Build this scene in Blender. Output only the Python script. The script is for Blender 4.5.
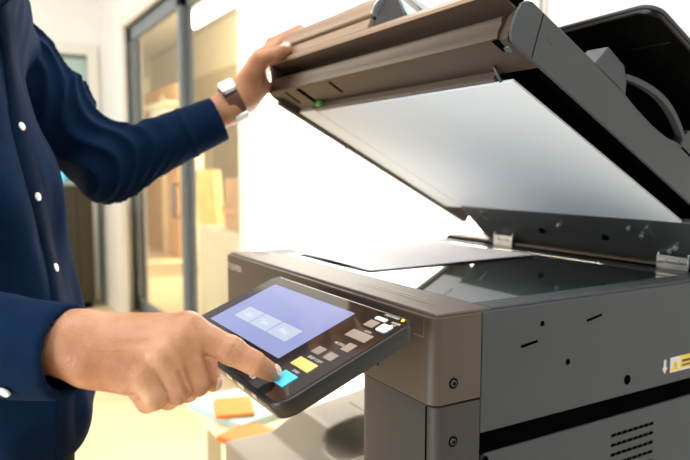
import bpy, bmesh, math, random
import numpy as np
from mathutils import Vector, Matrix
random.seed(4); rng = np.random.RandomState(7)
for o in list(bpy.data.objects): bpy.data.objects.remove(o)
S = bpy.context.scene; COL = S.collection
R = math.radians

# ---------------------------------------------------------------- camera
F = 662.0; CX, CY = 345.0, 230.0
pitch = math.atan(62/662.); ya = math.atan(390/math.hypot(662, 62))
FH = np.array([-math.cos(ya), math.sin(ya), 0]); RT = np.array([math.sin(ya), math.cos(ya), 0]); UP = np.array([0, 0, 1.])
FW = FH*math.cos(pitch)-UP*math.sin(pitch); UC = FH*math.sin(pitch)+UP*math.cos(pitch)
CAM = np.array([0.5126, -0.4031, 1.0972])
cd = bpy.data.cameras.new('camera'); cam = bpy.data.objects.new('camera', cd); COL.objects.link(cam)
cam.matrix_world = Matrix(((RT[0], UC[0], -FW[0], CAM[0]), (RT[1], UC[1], -FW[1], CAM[1]), (RT[2], UC[2], -FW[2], CAM[2]), (0, 0, 0, 1)))
cd.sensor_width = 36; cd.lens = F/690*36; cd.clip_start = .02; cd.clip_end = 60
cd.dof.use_dof = True; cd.dof.focus_distance = .69; cd.dof.aperture_fstop = 5.0
S.camera = cam
# ---------------------------------------------------------------- world, light, exposure
S.view_settings.view_transform = 'Standard'; S.view_settings.look = 'None'
S.view_settings.gamma = 1; S.view_settings.exposure = 0.0; S.view_settings.use_curve_mapping = False
W = bpy.data.worlds.new('world'); S.world = W; W.use_nodes = True
W.node_tree.nodes['Background'].inputs[0].default_value = (.93, .97, 1, 1); W.node_tree.nodes['Background'].inputs[1].default_value = 0.38
def area(name, loc, target, size, energy, col, sy=None):
    l = bpy.data.lights.new(name, 'AREA'); l.energy = energy; l.color = col; l.size = size
    if sy: l.shape = 'RECTANGLE'; l.size_y = sy
    o = bpy.data.objects.new(name, l); COL.objects.link(o); o.location = loc
    o.rotation_euler = (Vector(target)-Vector(loc)).to_track_quat('-Z', 'Y').to_euler(); return o
area('ceiling_light_area', (-.2, -.5, 2.8), (-.4, -.3, 0), 2.0, 38, (1, .96, .90), 1.4)
area('warm_fill_light', (-2.3, -1.7, 1.9), (-.5, .1, 1.0), 1.2, 55, (1, .82, .62))  # unseen warm lamp, added to warm the copier's front faces
area('low_fill_light', (.1, -2.6, .75), (-.2, .3, 1.15), 1.5, 64, (.86, .94, 1))  # unseen low lamp, added to brighten the underside of the lid pad
area('wall_fill_light', (.4, -.1, 2.7), (.3, .75, 1.4), 1.0, 9, (.95, .98, 1))  # unseen lamp, added to whiten the wall behind the copier
area('next_room_light', (-6.5, 3.6, 2.6), (-8, 1.4, .9), 1.2, 210, (1, .93, .72))
area('end_room_light', (-4.0, -1.4, 2.7), (-4.6, -.6, 0.6), 1.6, 62, (1, .92, .80))

# ---------------------------------------------------------------- helpers
def pt(x, y, d):
    return CAM+(FW+RT*(x-CX)/F-UC*(y-CY)/F)*d
def onp(x, y, ax, v):
    r = FW+RT*(x-CX)/F-UC*(y-CY)/F
    return CAM+r*(v-CAM[ax])/r[ax]
def mat(name, col, rough=.5, metal=0, noise=0, nscale=20, bump=0, bscale=200, spec=.5, trans=0, emit=None, estr=0, coat=0, sss=0, ior=1.45, aniso=None, col2=None):
    m = bpy.data.materials.new(name); m.use_nodes = True; nt = m.node_tree; b = nt.nodes['Principled BSDF']
    b.inputs['Base Color'].default_value = (*col, 1); b.inputs['Roughness'].default_value = rough; b.inputs['Metallic'].default_value = metal
    b.inputs['Specular IOR Level'].default_value = spec; b.inputs['Transmission Weight'].default_value = trans; b.inputs['IOR'].default_value = ior
    b.inputs['Coat Weight'].default_value = coat; b.inputs['Coat Roughness'].default_value = .05
    if sss:
        b.inputs['Subsurface Weight'].default_value = sss; b.inputs['Subsurface Radius'].default_value = (.008, .003, .0015); b.inputs['Subsurface Scale'].default_value = 1
    if emit: b.inputs['Emission Color'].default_value = (*emit, 1); b.inputs['Emission Strength'].default_value = estr
    tc = nt.nodes.new('ShaderNodeTexCoord')
    if noise or col2:
        n = nt.nodes.new('ShaderNodeTexNoise'); n.inputs['Scale'].default_value = nscale; n.inputs['Detail'].default_value = 5
        nt.links.new(tc.outputs['Object'], n.inputs['Vector'])
        r = nt.nodes.new('ShaderNodeValToRGB'); r.color_ramp.elements[0].position = .3; r.color_ramp.elements[1].position = .7
        c2 = col2 or tuple(min(1, c*(1+noise)) for c in col); c1 = col if col2 else tuple(c*(1-noise) for c in col)
        r.color_ramp.elements[0].color = (*c1, 1); r.color_ramp.elements[1].color = (*c2, 1)
        nt.links.new(n.outputs['Fac'], r.inputs['Fac']); nt.links.new(r.outputs['Color'], b.inputs['Base Color'])
    if bump:
        n = nt.nodes.new('ShaderNodeTexNoise'); n.inputs['Scale'].default_value = bscale; n.inputs['Detail'].default_value = 3
        src = tc.outputs['Object']
        if aniso:
            mp = nt.nodes.new('ShaderNodeMapping'); mp.inputs['Scale'].default_value = aniso; nt.links.new(src, mp.inputs['Vector']); src = mp.outputs['Vector']
        nt.links.new(src, n.inputs['Vector'])
        bp = nt.nodes.new('ShaderNodeBump'); bp.inputs['Strength'].default_value = bump; bp.inputs['Distance'].default_value = .001
        nt.links.new(n.outputs['Fac'], bp.inputs['Height']); nt.links.new(bp.outputs['Normal'], b.inputs['Normal'])
    return m
M = dict(
 wall=mat('wall_paint', (.86, .86, .84), .9, noise=.02, nscale=3, bump=.1, bscale=60),
 floor=mat('floor_vinyl', (.78, .60, .36), .45, noise=.10, nscale=2.5),
 trim=mat('trim_paint', (.80, .77, .70), .6, noise=.02),
 alu=mat('grey_aluminium', (.20, .24, .27), .45, metal=.3, noise=.05),
 glass=mat('clear_glass', (.97, .99, .97), .0, trans=1, ior=1.05, spec=.3),
 plastic=mat('charcoal_plastic', (.060, .068, .074), .45, spec=.35, noise=.05, nscale=8, bump=.25, bscale=1500),
 plasticd=mat('dark_plastic', (.030, .030, .030), .4, spec=.35, noise=.05, nscale=8, bump=.2, bscale=1500),
 tan=mat('warm_lit_plastic', (.092, .070, .054), .42, spec=.4, noise=.05, nscale=8, bump=.2, bscale=1500),  # dark grey plastic with warm light on the front mixed into its colour
 under=mat('lid_underside_plastic', (.052, .036, .026), .42, spec=.35, noise=.06, nscale=10, bump=.2, bscale=900),
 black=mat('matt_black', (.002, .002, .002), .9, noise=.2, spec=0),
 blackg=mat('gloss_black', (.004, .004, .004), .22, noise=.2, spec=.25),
 pad=mat('white_pad_film', (.80, .88, .95), .55, noise=.015, nscale=4),
 platen=mat('platen_glass', (.93, .98, .97), .01, trans=1, ior=1.5),
 inner=mat('scanner_interior', (.05, .075, .075), .6, noise=.2, nscale=14),
 steel=mat('zinc_plated_steel', (.55, .58, .58), .3, metal=.9, noise=.08, nscale=40),
 steeld=mat('dark_steel_plate', (.12, .135, .14), .35, metal=.6, noise=.1, nscale=25),
 panel=mat('panel_face_gloss', (.035, .022, .015), .09, spec=.6, noise=.1, coat=.6),
 rim=mat('panel_rim_plastic', (.020, .018, .017), .3, noise=.05, bump=.1, bscale=900),
 screen=mat('lcd_screen', (.03, .03, .05), .12, emit=(.40, .45, .80), estr=.85, noise=.01),
 tile=mat('lcd_tile', (.03, .03, .05), .12, emit=(.70, .80, .94), estr=.85, noise=.01),
 glyph=mat('lcd_glyph', (.05, .05, .05), .3, emit=(.85, .9, 1), estr=.9, noise=.01),
 keytan=mat('taupe_key', (.36, .28, .22), .35, noise=.04),
 keywhite=mat('white_key', (.80, .80, .88), .35, noise=.02),
 keyyellow=mat('yellow_key', (.90, .72, .22), .35, noise=.03),
 keycyan=mat('cyan_key', (.10, .60, .85), .3, emit=(.05, .5, .8), estr=.25, noise=.03),
 led=mat('yellow_led', (.9, .8, .05), .3, emit=(1, .9, .05), estr=.8, noise=.02),
 print=mat('white_print', (.75, .72, .68), .6, noise=.02),
 green=mat('green_latch', (.12, .60, .06), .4, noise=.05),
 paper=mat('white_paper', (.93, .92, .96), .8, noise=.01, nscale=5),
 yellowprint=mat('sticker_yellow', (.88, .62, .05), .5, noise=.03),
 blackprint=mat('sticker_black', (.02, .02, .02), .5, noise=.03),
 tray=mat('grey_tray_plastic', (.36, .32, .25), .45, noise=.05, nscale=10, bump=.15, bscale=900),
 skin=mat('skin', (.47, .205, .105), .40, sss=.06, col2=(.66, .36, .205), nscale=22, bump=.6, bscale=380, spec=.4),
 nail=mat('fingernail', (.88, .66, .58), .2, noise=.03, spec=.6),
 hair=mat('black_hair', (.012, .009, .008), .4, bump=.6, bscale=300, aniso=(1, 1, .1), noise=.2),
 shirt=mat('navy_cotton', (.0042, .0170, .050), .9, spec=.08, noise=.12, nscale=40, bump=.5, bscale=1400),
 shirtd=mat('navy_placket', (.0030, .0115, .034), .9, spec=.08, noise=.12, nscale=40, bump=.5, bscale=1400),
 trousers=mat('dark_trousers', (.003, .005, .013), .85, spec=.1, noise=.15, nscale=50, bump=.4, bscale=900),
 button=mat('pearl_button', (.78, .80, .82), .25, noise=.03),
 leather=mat('brown_leather', (.16, .065, .035), .5, noise=.2, nscale=120, bump=.3, bscale=500),
 shoe=mat('black_leather', (.01, .01, .01), .3, noise=.1),
 wood=mat('orange_wood', (.62, .34, .12), .5, noise=.15, nscale=6, bump=.2, bscale=40, aniso=(1, 1, .1)),
 cream=mat('cream_laminate', (.82, .74, .50), .5, noise=.05, nscale=4),
 olive=mat('olive_laminate', (.50, .42, .22), .6, noise=.05, nscale=4),
 yellowcloth=mat('yellow_cloth', (.85, .62, .22), .9, noise=.12, nscale=8, bump=.5, bscale=60),
 dark=mat('dark_olive_lacquer', (.035, .028, .012), .4, noise=.2, nscale=3),
 teal=mat('teal_frosted_glass', (.42, .55, .52), .25, noise=.06, nscale=3),
 cyan=mat('cyan_monitor_glow', (.05, .2, .3), .3, emit=(.15, .75, 1), estr=1.0, noise=.03),
 orange=mat('orange_card', (.85, .25, .04), .6, noise=.05),
 mint=mat('mint_card', (.45, .62, .58), .6, noise=.05),
 whiteobj=mat('white_enamel', (.85, .84, .80), .5, noise=.02),
 glowpane=mat('added_glowing_pane', (.8, .8, .8), .6, emit=(1, .93, .83), estr=4.5, noise=.01),  # glow added to light the sheet and lid from behind
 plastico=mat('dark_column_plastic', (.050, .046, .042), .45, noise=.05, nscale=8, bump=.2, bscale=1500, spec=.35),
 beige=mat('beige_plastic', (.33, .235, .165), .42, noise=.05, nscale=8, bump=.2, bscale=1500),
 lamp=mat('lamp_tube', (.9, .9, .9), .4, emit=(1, 1, .93), estr=9, noise=.01),
 eye=mat('eye', (.7, .7, .7), .15, noise=.02),
)
_g = M['glass'].node_tree.nodes['Principled BSDF']; _g.inputs['Transmission Weight'].default_value = 0; _g.inputs['Alpha'].default_value = .06
def mesh_obj(name, me, m, parent=None):
    o = bpy.data.objects.new(name, me); COL.objects.link(o)
    if m: me.materials.append(M[m])
    if parent is not None:
        o.parent = parent; root = parent
        while root.parent: root = root.parent
        me.transform(Matrix.Translation(-Vector(root.location)))
    return o
def obj(name, bm, m, parent=None, smooth=False, bevel=0, seg=2):
    me = bpy.data.meshes.new(name); bmesh.ops.recalc_face_normals(bm, faces=bm.faces[:]); bm.to_mesh(me); bm.free()
    o = mesh_obj(name, me, m, parent)
    if bevel:
        b = o.modifiers.new('bevel', 'BEVEL'); b.width = bevel; b.segments = seg; b.limit_method = 'ANGLE'; b.angle_limit = R(35); b.harden_normals = False
    if smooth or bevel:
        for p in me.polygons: p.use_smooth = True
        if not smooth or smooth == 'auto':
            try: me.set_sharp_from_angle(angle=R(40))
            except Exception: pass
    return o
def empty(name, loc, label=None, cat=None, group=None, kind=None):
    o = bpy.data.objects.new(name, None); COL.objects.link(o); o.location = loc; o.empty_display_size = .05
    return tag(o, label, cat, group, kind)
def tag(o, label=None, cat=None, group=None, kind=None):
    for k, v in (('label', label), ('category', cat), ('group', group), ('kind', kind)):
        if v: o[k] = v
    return o
def NB(): return bmesh.new()
def box(bm, lo, hi, fr=None):
    vs = []
    for z in (lo[2], hi[2]):
        for x, y in ((lo[0], lo[1]), (hi[0], lo[1]), (hi[0], hi[1]), (lo[0], hi[1])):
            p = np.array((x, y, z), float); vs.append(bm.verts.new(fr(*p) if fr else p))
    for f in ((3, 2, 1, 0), (4, 5, 6, 7), (0, 1, 5, 4), (1, 2, 6, 5), (2, 3, 7, 6), (3, 0, 4, 7)): bm.faces.new([vs[i] for i in f])
    return bm
def prism(bm, poly, f0, f1):   # poly: 2D points; f0/f1 map them to the two end caps
    a = [bm.verts.new(f0(*p)) for p in poly]; b = [bm.verts.new(f1(*p)) for p in poly]; n = len(poly)
    bm.faces.new(a[::-1]); bm.faces.new(b)
    for i in range(n): bm.faces.new((a[i], a[(i+1) % n], b[(i+1) % n], b[i]))
    return bm
def rrect(x0, y0, x1, y1, r, n=6):
    if not isinstance(r, (tuple, list)): r = (r,)*4
    out = []
    for (cx, cy, a0, rr) in ((x0, y0, 180, r[0]), (x1, y0, 270, r[1]), (x1, y1, 0, r[2]), (x0, y1, 90, r[3])):
        sx = 1 if cx == x0 else -1; sy = 1 if cy == y0 else -1
        if rr <= 0: out.append((cx, cy)); continue
        for i in range(n+1):
            a = R(a0+90*i/n); out.append((cx+sx*rr+rr*math.cos(a), cy+sy*rr+rr*math.sin(a)))
    return out
def tube(bm, pts, r, n=10, cap=True):
    pts = [np.array(p, float) for p in pts]; rs = r if isinstance(r, (list, tuple)) else [r]*len(pts); rings = []
    ref = np.array([0, 0, 1.])
    for i, p in enumerate(pts):
        d = pts[min(i+1, len(pts)-1)]-pts[max(i-1, 0)]; d /= np.linalg.norm(d)
        if abs(d@ref) > .95: ref = np.array([1., 0, 0])
        u = np.cross(d, ref); u /= np.linalg.norm(u); v = np.cross(d, u)
        rings.append([bm.verts.new(p+rs[i]*(u*math.cos(2*math.pi*k/n)+v*math.sin(2*math.pi*k/n))) for k in range(n)])
    for a, b in zip(rings, rings[1:]):
        for k in range(n): bm.faces.new((a[k], a[(k+1) % n], b[(k+1) % n], b[k]))
    if cap: bm.faces.new(rings[0][::-1]); bm.faces.new(rings[-1])
    return bm
def disc(bm, c, nrm, r0, r1, h, n=20):   # short cylinder / ring section
    nrm = np.array(nrm, float)/np.linalg.norm(nrm); return tube(bm, [np.array(c), np.array(c)+nrm*h], [r0, r1], n)
def text(name, s, size, o3, ux, uy, m, parent, ext=.0002, align='LEFT'):
    cu = bpy.data.curves.new('t', 'FONT'); cu.body = s; cu.size = size; cu.extrude = ext; cu.align_x = align; cu.align_y = 'CENTER'; cu.resolution_u = 2
    t = bpy.data.objects.new('t', cu); COL.objects.link(t); bpy.context.view_layer.update()
    me = bpy.data.meshes.new_from_object(t.evaluated_get(bpy.context.evaluated_depsgraph_get())); bpy.data.objects.remove(t); bpy.data.curves.remove(cu)
    ux = Vector(ux).normalized(); uy = Vector(uy).normalized(); uz = ux.cross(uy)
    me.transform(Matrix(((ux[0], uy[0], uz[0], o3[0]), (ux[1], uy[1], uz[1], o3[1]), (ux[2], uy[2], uz[2], o3[2]), (0, 0, 0, 1))))
    me.materials.clear(); me.name = name
    return mesh_obj(name, me, m, parent)
# --- signed distance shapes meshed with surface nets (bodies, cloth)
def rc(P, a, b, ra, rb):
    a = np.asarray(a, float); b = np.asarray(b, float); ab = b-a; t = np.clip(((P-a)@ab)/(ab@ab), 0, 1)
    return np.linalg.norm(P-a-t[..., None]*ab, axis=-1)-(ra+(rb-ra)*t)
def sph(P, c, r): return np.linalg.norm(P-np.asarray(c), axis=-1)-r
def ell(P, c, r, rot=None):
    q = P-np.asarray(c)
    if rot is not None: q = q@rot
    r = np.asarray(r, float); k = np.linalg.norm(q/r, axis=-1); return (k-1)*r.min()
def smin(a, b, k):
    h = np.maximum(k-np.abs(a-b), 0)/k; return np.minimum(a, b)-h*h*k*.25
def smax(a, b, k): return -smin(-a, -b, k)
def nets(f, lo, hi, h):
    lo = np.asarray(lo, float); n = np.ceil((np.asarray(hi)-lo)/h).astype(int)+1
    xs = [lo[i]+h*np.arange(n[i]) for i in range(3)]
    D = np.empty(n); st = max(1, int(4e5/(n[1]*n[2])))
    for i in range(0, n[0], st):
        g = np.stack(np.meshgrid(xs[0][i:i+st], xs[1], xs[2], indexing='ij'), -1); D[i:i+st] = f(g)
    s = D < 0; c = (n-1); acc = np.zeros((*c, 3)); cnt = np.zeros(c)
    off = [(0, 0, 0), (1, 0, 0), (0, 1, 0), (0, 0, 1), (1, 1, 0), (1, 0, 1), (0, 1, 1), (1, 1, 1)]
    def sl(o): return tuple(slice(o[k], o[k]+c[k]) for k in range(3))
    for a in off:
        for ax in range(3):
            if a[ax]: continue
            b = list(a); b[ax] = 1; da = D[sl(a)]; db = D[sl(b)]; m = (da < 0) != (db < 0)
            t = np.where(m, da/np.where(m, da-db, 1), 0); cnt += m
            for k in range(3): acc[..., k] += m*(a[k]+(t if k == ax else 0))
    act = cnt > 0; idx = -np.ones(c, int); idx[act] = np.arange(act.sum()); I = np.argwhere(act)
    V = lo+h*(I+acc[act]/cnt[act][:, None]); Fc = []
    for ax in range(3):
        o = [k for k in range(3) if k != ax]; u, v = o
        a0 = [slice(1, n[k]-1) for k in range(3)]; a0[ax] = slice(0, n[ax]-1); a1 = list(a0); a1[ax] = slice(1, n[ax])
        sa = s[tuple(a0)]; sb = s[tuple(a1)]; E = np.argwhere(sa != sb)
        if not len(E): continue
        fl = sa[tuple(E.T)]; B = E.copy(); B[:, u] += 1; B[:, v] += 1
        def g(du, dv):
            q = B.copy(); q[:, u] -= du; q[:, v] -= dv; return idx[tuple(q.T)]
        Q = np.stack([g(1, 1), g(0, 1), g(0, 0), g(1, 0)], 1)
        if ax == 1: fl = ~fl
        Q[~fl] = Q[~fl][:, ::-1]; Fc.append(Q)
    return V, (np.concatenate(Fc) if Fc else np.zeros((0, 4), int))
def sdf_obj(name, pieces, m, parent=None):
    Vs, Fs, k = [], [], 0
    for f, lo, hi, h in pieces:
        V, Q = nets(f, lo, hi, h); Vs.append(V); Fs.append(Q+k); k += len(V)
    V = np.concatenate(Vs); Q = np.concatenate(Fs)
    me = bpy.data.meshes.new(name); me.vertices.add(len(V)); me.vertices.foreach_set('co', V.ravel())
    me.loops.add(len(Q)*4); me.loops.foreach_set('vertex_index', Q.ravel().astype(np.int32)); me.polygons.add(len(Q))
    me.polygons.foreach_set('loop_start', np.arange(0, len(Q)*4, 4, dtype=np.int32)); me.update(calc_edges=True); me.validate()
    me.polygons.foreach_set('use_smooth', [True]*len(me.polygons))
    o = mesh_obj(name, me, m, parent); return o
NW = rng.normal(size=(24, 3)); NP = rng.uniform(0, 6.28, 24)
def noise3(P, fr, i0=0, n=6):
    s = 0
    for i in range(i0, i0+n): s = s+np.sin(P@(NW[i % 24]*fr)+NP[i % 24])
    return s/n

# ================================================================ ROOM
YW = .75; ZT = 2.14; DX0, DX1 = -4.70, -2.42; XE = -5.75
def struct(name, bm, m, **k): return tag(obj(name, bm, m, **k), kind='structure')
struct('floor', box(NB(), (-14, -3.2, -.05), (3.0, 5.2, 0)), 'floor')
bm = NB(); box(bm, (DX1, YW, 0), (3.0, YW+.10, 3)); box(bm, (DX0, YW, ZT), (DX1, YW+.10, 3)); box(bm, (XE, YW, 0), (DX0, YW+.10, 3))
struct('wall_back', bm, 'wall')
ED0, ED1, EZ = -.02, .64, 2.08
bm = NB(); box(bm, (XE-.1, -3.2, 0), (XE, ED0, 3)); box(bm, (XE-.1, ED0, EZ), (XE, ED1, 3)); box(bm, (XE-.1, ED1, 0), (XE, YW+.10, 3))
struct('wall_left', bm, 'wall')
struct('wall_next_room', box(NB(), (-14, 4.6, 0), (-.8, 4.7, 3)), 'cream')
struct('wall_next_room_right', box(NB(), (-.9, YW+.1, 0), (-.8, 4.6, 3)), 'wall')
struct('wall_next_room_left', box(NB(), (-14, YW+.1, 0), (-13.9, 4.6, 3)), 'cream')
struct('wall_next_room_front', box(NB(), (-14, YW, 0), (XE-.1, YW+.1, 3)), 'wall')
struct('ceiling_next_room', box(NB(), (-14, YW+.1, 3.0), (-.8, 4.7, 3.05)), 'wall')
t = empty('glow_panel_1', (-1.44, YW, .55), kind='structure')  # glowing panel added on the bright wall to light the paper sheet
fw_ = tag(obj('glow_panel_frame', box(box(box(box(NB(), (-2.30, YW-.012, .50), (-2.27, YW, 2.75)), (-.60, YW-.012, .50), (-.563, YW, 2.75)), (-2.27, YW-.012, .50), (-.60, YW, .53)), (-2.27, YW-.012, 2.72), (-.60, YW, 2.75)), 'trim', t), kind='structure')
tag(obj('glow_panel_pane', box(NB(), (-2.27, YW-.008, .53), (-.60, YW-.002, 2.72)), 'glowpane', t), kind='structure')
bm = NB(); box(bm, (-.575, YW-.014, 1.30), (-.567, YW-.0122, 2.9)); struct('trim_1', bm, 'alu')
struct('baseboard_back', box(NB(), (-2.3, YW-.012, 0), (3.0, YW, .09)), 'trim')
struct('baseboard_left', box(NB(), (XE, -3.2, 0), (XE+.012, ED0-.1, .09)), 'trim')
# glazed sliding door in the back wall
t = empty('door_1', ((DX0+DX1)/2, YW, 0), kind='structure')
def spart(name, bm, m, p, **k): return tag(obj(name, bm, m, p, **k), kind='structure')
bm = NB(); box(bm, (DX0-.07, YW-.03, 0), (DX0, YW+.12, ZT)); box(bm, (DX0-.07, YW-.03, ZT), (DX1+.02, YW+.12, ZT+.08)); box(bm, (DX1, YW-.01, 0), (DX1+.05, YW+.12, ZT))
spart('door_casing', bm, 'trim', t, bevel=.004)
def leaf(x0, x1, y):
    bm = NB(); w = .062
    box(bm, (x0, y, 0.0), (x0+w, y+.035, ZT)); box(bm, (x1-w, y, 0), (x1, y+.035, ZT)); box(bm, (x0, y, ZT-.10), (x1, y+.035, ZT)); box(bm, (x0, y, 0), (x1, y+.035, .1))
    f = spart('door_leaf', bm, 'alu', t, bevel=.003); spart('glass_pane', box(NB(), (x0+w, y+.015, .1), (x1-w, y+.02, ZT-.10)), 'glass', f)
    return f
leaf(DX0, -3.40, YW+.02)
l2 = leaf(-3.462, DX1, YW+.065)
bm = NB(); tube(bm, [(-3.431, YW-.0, 1.0), (-3.431, YW-.03, 1.0), (-3.431, YW-.03, .80), (-3.431, YW, .80)], .010); spart('pull_handle', bm, 'alu', l2, smooth=True)
# far door with frosted pane
t = empty('door_2', (XE, .31, 0), kind='structure')
bm = NB(); box(bm, (XE-.02, ED0-.08, 0), (XE+.03, ED0, EZ+.09)); box(bm, (XE-.02, ED1, 0), (XE+.03, ED1+.09, EZ+.09)); box(bm, (XE-.02, ED0, EZ), (XE+.03, ED1, EZ+.09))
spart('door_casing', bm, 'trim', t, bevel=.004)
bm = NB(); box(bm, (XE-.06, ED0, 0), (XE-.02, ED1, EZ)); f = spart('door_leaf', bm, 'teal', t)
bm = NB(); box(bm, (XE-.055, ED0+.0, EZ-.03), (XE-.012, ED1, EZ)); spart('top_rail', bm, 'alu', f)

# ---- things seen far away
def boxpx(px0, py0, px1, py1, y, dep):
    a = onp(px0, py0, 1, y); b = onp(px1, py1, 1, y); return (a[0], y, b[2]), (b[0], y+dep, a[2])
a = onp(58, 186, 0, -4.9); b = onp(95, 186, 0, -4.9)
t = empty('storage_cupboard', (-5.1, (a[1]+b[1])/2, 0), 'dark olive-black cupboard standing at the far end wall below the frosted door', 'cupboard')
obj('cabinet_body', box(NB(), (-5.3, a[1]-.1, .05), (-4.9, b[1]-.02, a[2])), 'dark', t, bevel=.008)
bm = NB(); box(bm, (-4.9, a[1]-.08, .12), (-4.885, (a[1]+b[1])/2-.01, a[2]-.03)); obj('cupboard_door', bm, 'dark', t, bevel=.004)
bm = NB(); box(bm, (-4.9, (a[1]+b[1])/2-.006, .12), (-4.885, b[1]-.04, a[2]-.03)); obj('cupboard_door', bm, 'dark', t, bevel=.004)
obj('plinth', box(NB(), (-5.28, a[1]-.08, 0), (-4.93, b[1]-.04, .05)), 'black', t)
zc = a[2]; c = onp(58, 179, 0, -5.05)
t = empty('computer_monitor', (-5.05, c[1]-.02, zc), 'small monitor with a glowing cyan screen on top of the dark cupboard', 'monitor')
obj('stand', box(NB(), (-5.10, c[1]-.08, zc), (-5.0, c[1]+.02, zc+.015)), 'black', t)
bm = NB(); box(bm, (-5.06, c[1]-.05, zc+.01), (-5.045, c[1]-.01, zc+.05)); box(bm, (-5.06, c[1]-.22, zc+.03), (-5.03, c[1]+.06, zc+.16)); obj('housing', bm, 'black', t, bevel=.004)
obj('screen', box(NB(), (-5.03, c[1]-.21, zc+.035), (-5.027, c[1]+.05, zc+.15)), 'cyan', t)
# narrow wall column with cream upright next to the far door
a = onp(95, 195, 1, .60); b = onp(118, 195, 1, .60)
t = obj('tall_panel', box(NB(), (a[0]+.02, .60, 0.0), (b[0], .66, a[2]+.02)), 'trim', bevel=.006); tag(t, 'narrow cream upright board leaning flat against the wall left of the glazed door', 'board')
# next room
lamp = empty('fluorescent_lamp', (-3.3, 2.1, 2.6), 'glowing white fluorescent ceiling lamp seen through the glazed door', 'lamp')
p0 = onp(193, 21, 2, 2.62); p1 = onp(262, -22, 2, 2.62)
dr = (p1-p0)/np.linalg.norm(p1-p0)
bm = NB(); tube(bm, [p0, p1], .075, 14); obj('diffuser', bm, 'lamp', lamp, smooth='auto')
bm = NB(); tube(bm, [p0+[0, 0, .08]+dr*.05, p1+[0, 0, .08]-dr*.05], .05, 8); obj('housing', bm, 'whiteobj', lamp)
for q_ in (p0+dr*.3, p1-dr*.3): obj('hanger', tube(NB(), [q_+[0, 0, .1], q_+[0, 0, .42]], .008, 6), 'alu', lamp)
t = empty('wall_cupboard', (-8.0, 2.7, 1.9), 'long cream wall cupboard with olive upper band in the room behind the glass', 'cupboard')
lo, hi = boxpx(150, 60, 242, 100, 2.6, .35); obj('cabinet_body', box(NB(), lo, hi), 'cream', t, bevel=.01)
lo2, hi2 = boxpx(150, 43, 242, 60, 2.62, .3); obj('top_panel', box(NB(), (lo2[0], lo2[1], hi[2]), hi2), 'olive', t)
lo3, hi3 = boxpx(186, 82, 240, 91, 2.57, .03); obj('trim_band', box(NB(), lo3, (hi3[0], 2.602, hi3[2])), 'olive', t)
lo, hi = boxpx(147, 312, 178, 168, 1.9, .04)
t = empty('wooden_board', ((lo[0]+hi[0])/2, 1.9, 0), 'orange-brown wooden board standing behind the left door pane', 'board')
obj('board', box(NB(), (lo[0], lo[1], 0), (hi[0], 1.94, lo[2]+1.0)), 'wood', t, bevel=.005)
for q_ in (lo[0], hi[0]-.05): obj('foot', box(NB(), (q_, 1.94, 0), (q_+.05, 2.1, .05)), 'wood', t)
lo, hi = boxpx(143, 120, 152, 45, 2.2, .05)
t = empty('wooden_post', ((lo[0]+hi[0])/2, 2.2, 0), 'tall thin wooden post behind the left edge of the glazed door', 'post')
obj('post', box(NB(), (lo[0], 2.2, 0), (hi[0], 2.26, hi[2])), 'wood', t, bevel=.005)
lo, hi = boxpx(150, 121, 164, 103, 1.7, .12)
t = empty('carton', ((lo[0]+hi[0])/2, 1.76, lo[2]), 'white carton on a shelf behind the left door pane', 'carton')
obj('carton_body', box(NB(), (lo[0], 1.70, lo[2]), (hi[0], 1.84, hi[2])), 'whiteobj', t, bevel=.004)
obj('lid', box(NB(), (lo[0]-.004, 1.696, hi[2]-.02), (hi[0]+.004, 1.844, hi[2]+.004)), 'paper', t)
lo4 = lo
t = empty('shelf_rack', ((lo[0]+hi[0])/2, 1.8, 0), 'cream upright shelf rack carrying the white carton', 'shelf')
obj('shelf', box(NB(), (lo4[0]-.1, 1.62, lo4[2]-.035), (hi[0]+.35, 1.9, lo4[2]-.004)), 'cream', t)
for xx in (lo4[0]-.1, hi[0]+.30):
    obj('upright', box(NB(), (xx, 1.86, 0), (xx+.05, 1.9, 2.0)), 'cream', t)
# yellow cloths hung to dry behind the right pane
def drape(name, px, pw, top, y, label, lean, mt='yellowcloth'):
    bm = NB(); nx, nz = 26, 24; rows = []
    for j in range(nz+1):
        row = []
        for i in range(nx+1):
            u = i/nx; v = j/nz; c0 = onp(px+pw*u+lean*v*pw, top+(330-top)*v, 1, y)
            row.append((c0[0], y+.05*math.sin(u*17+v*2)+.03*math.sin(u*41+1), max(.02, c0[2])))
        rows.append(row)
    for k, dy in ((0, 0), (1, .012)):
        g = [[bm.verts.new((p[0], p[1]+dy, p[2])) for p in r_] for r_ in rows]
        for j in range(nz):
            for i in range(nx): bm.faces.new((g[j][i], g[j][i+1], g[j+1][i+1], g[j+1][i]))
    return tag(obj(name, bm, mt, smooth=True), label, 'cloth')
drape('hanging_cloth', 196, 22, 170, 2.0, 'yellow cloth hanging in folds behind the right door pane', .5)
drape('hanging_cloth', 188, 12, 150, 2.3, 'cream folded curtain close to the grey centre stile behind the glass', .1, 'cream')
lo, hi = boxpx(224, 178, 245, 232, 1.25, .25)
t = empty('wooden_crate', ((lo[0]+hi[0])/2, 1.37, lo[2]), 'brown wooden crate on a cream counter behind the right edge of the glass door', 'crate')
obj('crate_side', box(NB(), lo, hi), 'wood', t, bevel=.01)
bm = NB(); box(bm, (lo[0]-.01, lo[1]-.02, lo[2]+.10), (hi[0]+.01, lo[1], lo[2]+.16)); obj('batten', bm, 'wood', t)
t = obj('counter', box(NB(), (lo[0]-.3, 1.15, 0), (hi[0]+.6, 1.62, lo[2]-.002)), 'cream', bevel=.01); tag(t, 'cream counter under the brown wooden crate in the next room', 'counter')
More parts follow.
